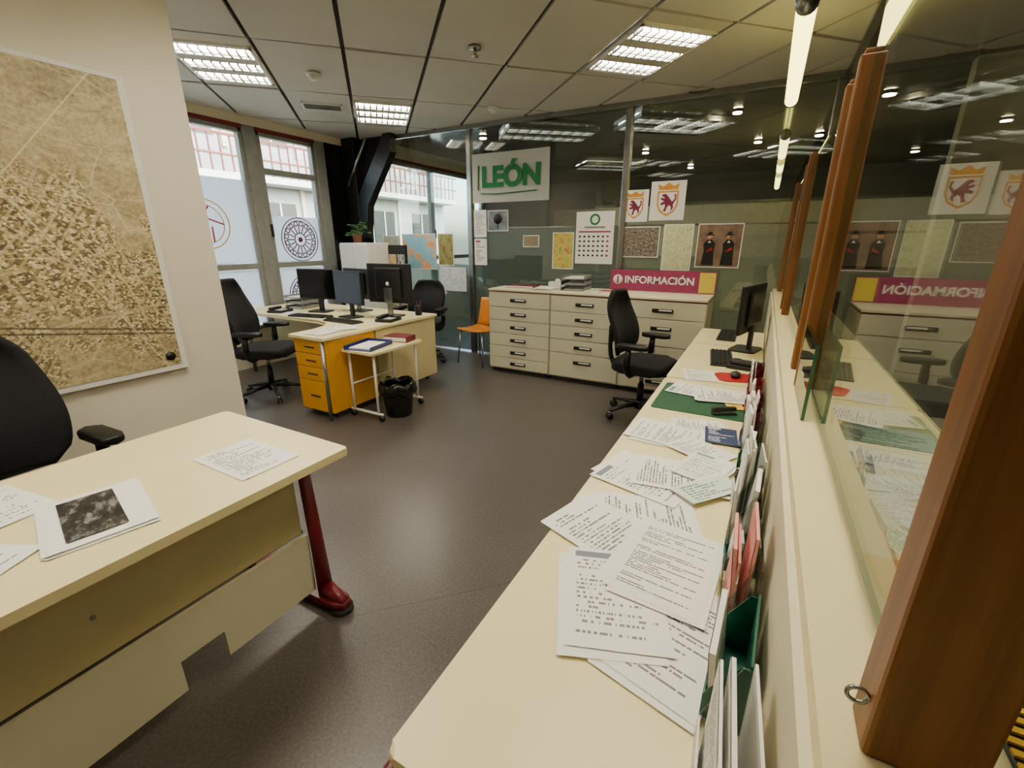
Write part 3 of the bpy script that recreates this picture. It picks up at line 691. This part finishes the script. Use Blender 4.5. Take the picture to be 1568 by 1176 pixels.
# ------------------------------------------------------------------ posters on back glass
PYG=GY-.004
def poster(name,x0,x1,z0,z1,m,y=PYG,fr=None):
    o=Obj(name,((x0+x1)/2,y,(z0+z1)/2)); w=x1-x0;h=z1-z0
    o.box((-w/2,-.002,-h/2),(w/2,.002,h/2),fr or PAP); o.sheet(w-.02,h-.02,m,Tr(0,-.003,0)@FACE_NY); return o
o=Obj('leon_sign',(-2.85,PYG-.012,2.24)); o.sheet(1.06,.56,SIGNP,FACE_NY,8,4,lambda u,v:.006*math.sin(u*7)*v); o.box((-.53,.006,-.28),(.53,.008,.28),SIGNP)
o.tube([(-.40,-.012,-.17),(-.2,-.012,-.185),(.38,-.012,-.165)],.006,GRNINK,seg=5); o.tube([(-.43,-.012,.15),(-.44,-.012,-.13)],.007,GRNINK,seg=5); sg=o.done()
text('letters','LEÓN',.315,Matrix.Translation((-2.83,PYG-.026,2.24))@FACE_NY,GRNINK,sg,.014,.002)
o=poster('wall_calendar',-1.97,-1.52,1.25,1.82,PAP)
o.torus((.0,-.006,.20),.05,.010,GRNINK,axis='Y'); o.box((-.12,-.0045,.105),(.12,-.0035,.125),ALU); o.box((-.19,-.0045,.06),(.19,-.0035,.075),PURP)
for r in range(5):
    for q in range(7): o.box((-.185+q*.055,-.0045,.02-r*.052-.014),(-.16+q*.055,-.0035,.02-r*.052+.006),DGREY if q<6 else RED)
o.done()
poster('notice_sheet',-3.38,-3.19,1.55,1.88,PR[0]).done(); poster('notice_sheet',-3.38,-3.19,1.20,1.53,printm('notice_red',14,5.0,header='#a32040')).done()
o=poster('tree_photo',-3.17,-2.87,1.62,1.87,photom('tree_print',[(.3,hexc('#39424a')),(.6,hexc('#8d979c'))],2)); o.cyl((0,-.006,.02),(0,-.009,.02),.06,DGREY); o.box((-.006,-.009,-.10),(.006,-.006,.0),DGREY).done()
poster('small_photo',-2.66,-2.44,1.43,1.57,photom('city_print',[(.3,hexc('#3d4c33')),(.5,hexc('#a09078')),(.7,hexc('#5a3c30'))],7)).done()
poster('regional_map',-2.26,-1.99,1.18,1.60,photom('regional_map_print',[(.35,hexc('#6aa05a')),(.5,hexc('#d7c75d')),(.6,hexc('#c7633b')),(.7,hexc('#7ea7c4'))],3,cell=7,bw='#b8a25a')).done()
def coat(x0,x1,z0,z1):
    o=Obj('lion_coat_of_arms_poster',((x0+x1)/2,PYG,(z0+z1)/2)); w=x1-x0;h=z1-z0
    o.box((-w/2,-.002,-h/2),(w/2,.002,h/2),PAP)
    k=h/.36
    def P(pts,m,y): o.prism([(a*k,b*k) for a,b in pts],.002,m,Tr(0,y,0)@FACE_NY)
    P([(-.10,.09),(.10,.09),(.10,-.04),(.07,-.10),(0,-.145),(-.07,-.10),(-.10,-.04)],GOLD,-.002)
    P([(-.085,.075),(.085,.075),(.085,-.035),(.06,-.088),(0,-.125),(-.06,-.088),(-.085,-.035)],PAP,-.0042)
    P([(-.09,.10),(-.10,.155),(-.05,.13),(0,.165),(.05,.13),(.10,.155),(.09,.10)],GOLD,-.002)
    P([(-.05,.06),(-.02,.065),(.0,.045),(.02,.02),(.045,-.01),(.07,.02),(.06,.06),(.078,.055),(.082,.015),(.055,-.035),(.06,-.07),(.035,-.095),(.04,-.06),(.02,-.04),(.0,-.06),(-.01,-.1),(-.035,-.095),(-.02,-.06),(-.02,-.03),(-.06,-.04),(-.065,-.02),(-.03,-.005),(-.065,.015),(-.06,.03),(-.025,.02),(-.035,.035),(-.055,.045)],LIONC,-.0062)
    o.done()
coat(-1.45,-1.17,1.70,2.02); coat(-1.15,-.80,1.71,2.09)
poster('aerial_city_photo',-1.42,-1.02,1.33,1.65,photom('dark_city_print',[(.35,hexc('#2a2a26')),(.5,hexc('#6d6258')),(.62,hexc('#a39888')),(.7,hexc('#33382c'))],14,cell=9,bw='#8e867a')).done()
poster('green_hiking_map',-.98,-.68,1.20,1.67,photom('hiking_map_print',[(.35,hexc('#c3cf9a')),(.55,hexc('#dcdcb4')),(.7,hexc('#b4c48c'))],5,cell=8,bw='#a9b27e')).done()
o=poster('costumed_people_poster',-.64,-.22,1.24,1.67,photom('brown_backdrop',[(.3,hexc('#59463a')),(.6,hexc('#8f7662')),(.8,hexc('#b4a48e'))],3),fr=PAP)
SKIN=mat('printed_skin','#b98a6c',.7)
for dx in (-.09,.09):
    o.prism([(dx-.06,-.19),(dx+.06,-.19),(dx+.05,-.04),(dx+.055,.02),(dx+.02,.06),(dx-.02,.06),(dx-.055,.02),(dx-.045,-.04)],.001,BLK,Tr(0,-.0035,0)@FACE_NY)
    o.cyl((dx,-.004,.085),(dx,-.006,.085),.024,SKIN,seg=16); o.prism([(dx-.05,.10),(dx+.05,.10),(dx+.022,.112),(dx+.018,.135),(dx-.018,.135),(dx-.022,.112)],.001,BLK,Tr(0,-.0062,0)@FACE_NY)
    o.prism([(dx-.03,-.06),(dx+.04,-.04),(dx+.03,-.01)],.001,RED,Tr(0,-.0055,0)@FACE_NY)
    o.prism([(dx-.016,.03),(dx+.016,.03),(dx,.055)],.001,PAP,Tr(0,-.0055,0)@FACE_NY)
o.done()
o=Obj('information_banner',(-.93,4.98,.986)); o.box((-.54,-.003,0),(.54,.003,.22),PURP); o.cyl((-.46,-.003,.115),(-.46,-.006,.115),.052,PAP,seg=28)
o.box((.38,-.005,.01),(.53,-.003,.21),photom('banner_map',[(.3,hexc('#5fa3a6')),(.5,hexc('#d8c24c')),(.7,hexc('#c2602f'))],4)); bn=o.done()
text('letters','INFORMACIÓN',.104,Matrix.Translation((-.955,4.974,1.10))@FACE_NY,PAP,bn,.003,.001)
text('icon','i',.10,Matrix.Translation((-1.39,4.971,1.10))@FACE_NY,PURP,bn,.004,.001)
SEA=photom('world_map_print',[(.40,hexc('#7fb9cf')),(.50,hexc('#8cc0d2')),(.52,hexc('#e0b27c')),(.62,hexc('#d98f6a')),(.70,hexc('#b9cf86'))],2.2,5)
poster('world_map_poster',-4.62,-4.02,1.12,1.60,SEA).done()
poster('burgundy_city_poster',-3.98,-3.72,1.18,1.60,photom('burg_print',[(.35,hexc('#7b2230')),(.55,hexc('#8c9a52')),(.7,hexc('#b33a3f'))],3)).done()
poster('province_map',-3.95,-3.53,.84,1.16,photom('prov_print',[(.4,hexc('#e4e6e2')),(.6,hexc('#c6d4da'))],4,cell=6,bw='#9fb2bb')).done()
poster('town_map',-4.98,-4.66,1.22,1.58,photom('town_print',[(.35,hexc('#c8bfa0')),(.55,hexc('#90b0a0')),(.7,hexc('#d8cfb4'))],5,cell=6,bw='#d06a50')).done()
Obj('red_folder',(-2.45,4.74,.986),.1).box((-.17,-.11,0),(.17,.11,.025),BURG,.004).box((-.165,-.115,.006),(.165,-.108,.02),PAP).done()
papers('printed_paper_stack',-2.14,4.70,.1,6,.21,.297,PAP,z=.987)
Obj('tissue_box',(-2.10,4.96,.986)).box((-.1,-.05,0),(.1,.05,.06),WHT,.004).ball((0,0,.07),.03,PAP,(1.2,.5,.9)).done()
Obj('red_booklet',(-1.40,4.70,.986),-.1).box((-.09,-.06,0),(.09,.06,.015),RED,.002).box((-.088,-.062,.003),(.088,-.059,.012),PAP).done()
papers('printed_paper',-1.57,4.62,.2,2,.15,.21,PR[1],z=.987)
o=Obj('storage_cabinet',(-4.85,4.66,0)).box((-.28,-.20,.05),(.24,.2,1.48),WHT,.006).box((-.26,-.19,0),(.22,.18,.05),DGREY)
o.box((-.275,-.214,.07),(-.023,-.2,1.46),WHT,.004).box((-.017,-.214,.07),(.235,-.2,1.46),WHT,.004).cyl((-.04,-.225,.75),(-.04,-.225,.9),.006,CHROME).cyl((.0,-.225,.75),(.0,-.225,.9),.006,CHROME).done()
o=Obj('leaflet_display_rack',(-4.42,4.80,0)).box((-.16,.0,0),(.16,.03,1.45),BLK,.004).box((-.16,-.14,0),(.16,.03,.03),BLK,.004)
for k in range(4):
    for q in range(2): o.sheet(.13,.26,photom('leaflet_cover_%d%d'%(k,q),[(.4,hexc(random.choice(['#7a2a2a','#2d5a3a','#2b3f6b','#c08a2c']))),(.6,hexc('#c9c2b0'))],3),Tr(-.075+q*.15,-.01,.3+k*.3)@FACE_NY)
o.done()
o=Obj('potted_plant',(-4.95,4.62,1.481)).cyl((0,0,0),(0,0,.11),.05,POT,.065,seg=20)
for k in range(26):
    a=random.uniform(0,2*pi); L=random.uniform(.1,.24); el=random.uniform(.2,1.3)
    d=Vector((math.cos(a)*math.cos(el),math.sin(a)*math.cos(el),math.sin(el)))
    p=Vector((0,0,.1)); e=p+d*L+Vector((0,0,-.04)); o.tube([p,p+d*L*.6,e],.003,PLANT,seg=5)
    o.ball(e,.035,PLANT,(1,.9,.35),sub=1)
o.done()
o=Obj('orange_visitor_chair',(-3.05,4.73,0),-.15)
def seat(u,v):
    y=-.20+.40*u; x=(v-.5)*.42; return (x,y,.44+.02*((v-.5)*2)**2-.02*math.sin(u*pi))
o.surf(seat,8,8,ORG,.012)
def bk(u,v):
    z=.44+.36*u; x=(v-.5)*(.42-.04*u); return (x,.20+.06*u+.03*(1-((v-.5)*2)**2),z)
o.surf(bk,8,8,ORG,.012)
for s_ in (-1,1):
    o.tube([(s_*.18,-.17,.43),(s_*.21,-.21,.0)],.011,CHROME).tube([(s_*.18,.17,.43),(s_*.21,.22,.0)],.011,CHROME)
    o.tube([(s_*.18,-.17,.425),(s_*.18,.18,.425)],.010,CHROME)
o.done()
Obj('baseboard_left').box((-2.9495,-2.5,0),(-2.94,1.61,.07),DGREY).done()

# ------------------------------------------------------------------ world & camera
w=bpy.data.worlds.new('World'); bpy.context.scene.world=w; w.use_nodes=True
bg=w.node_tree.nodes['Background']; sky=w.node_tree.nodes.new('ShaderNodeTexSky')
try:
    sky.sky_type='NISHITA'; sky.sun_elevation=math.radians(35); sky.sun_rotation=math.radians(80); sky.sun_disc=False; sky.air_density=1.0; sky.dust_density=3.0
except Exception: pass
w.node_tree.links.new(sky.outputs[0],bg.inputs[0]); bg.inputs[1].default_value=2.4
cam=bpy.data.cameras.new('camera'); co=bpy.data.objects.new('camera',cam); bpy.context.collection.objects.link(co)
cam.sensor_width=36; cam.lens=681/1568*36; cam.clip_start=.03
yaw=math.radians(28.7);p=math.radians(17.8); c,s=math.cos(yaw),math.sin(yaw);cp,sp=math.cos(p),math.sin(p)
R=Vector((c,s,0));F=Vector((-s*cp,c*cp,-sp));U=Vector((-s*sp,c*sp,cp))
M=Matrix((R,U,-F)).transposed().to_4x4(); M.translation=Vector((0,0,1.5)); co.matrix_world=M
bpy.context.scene.camera=co
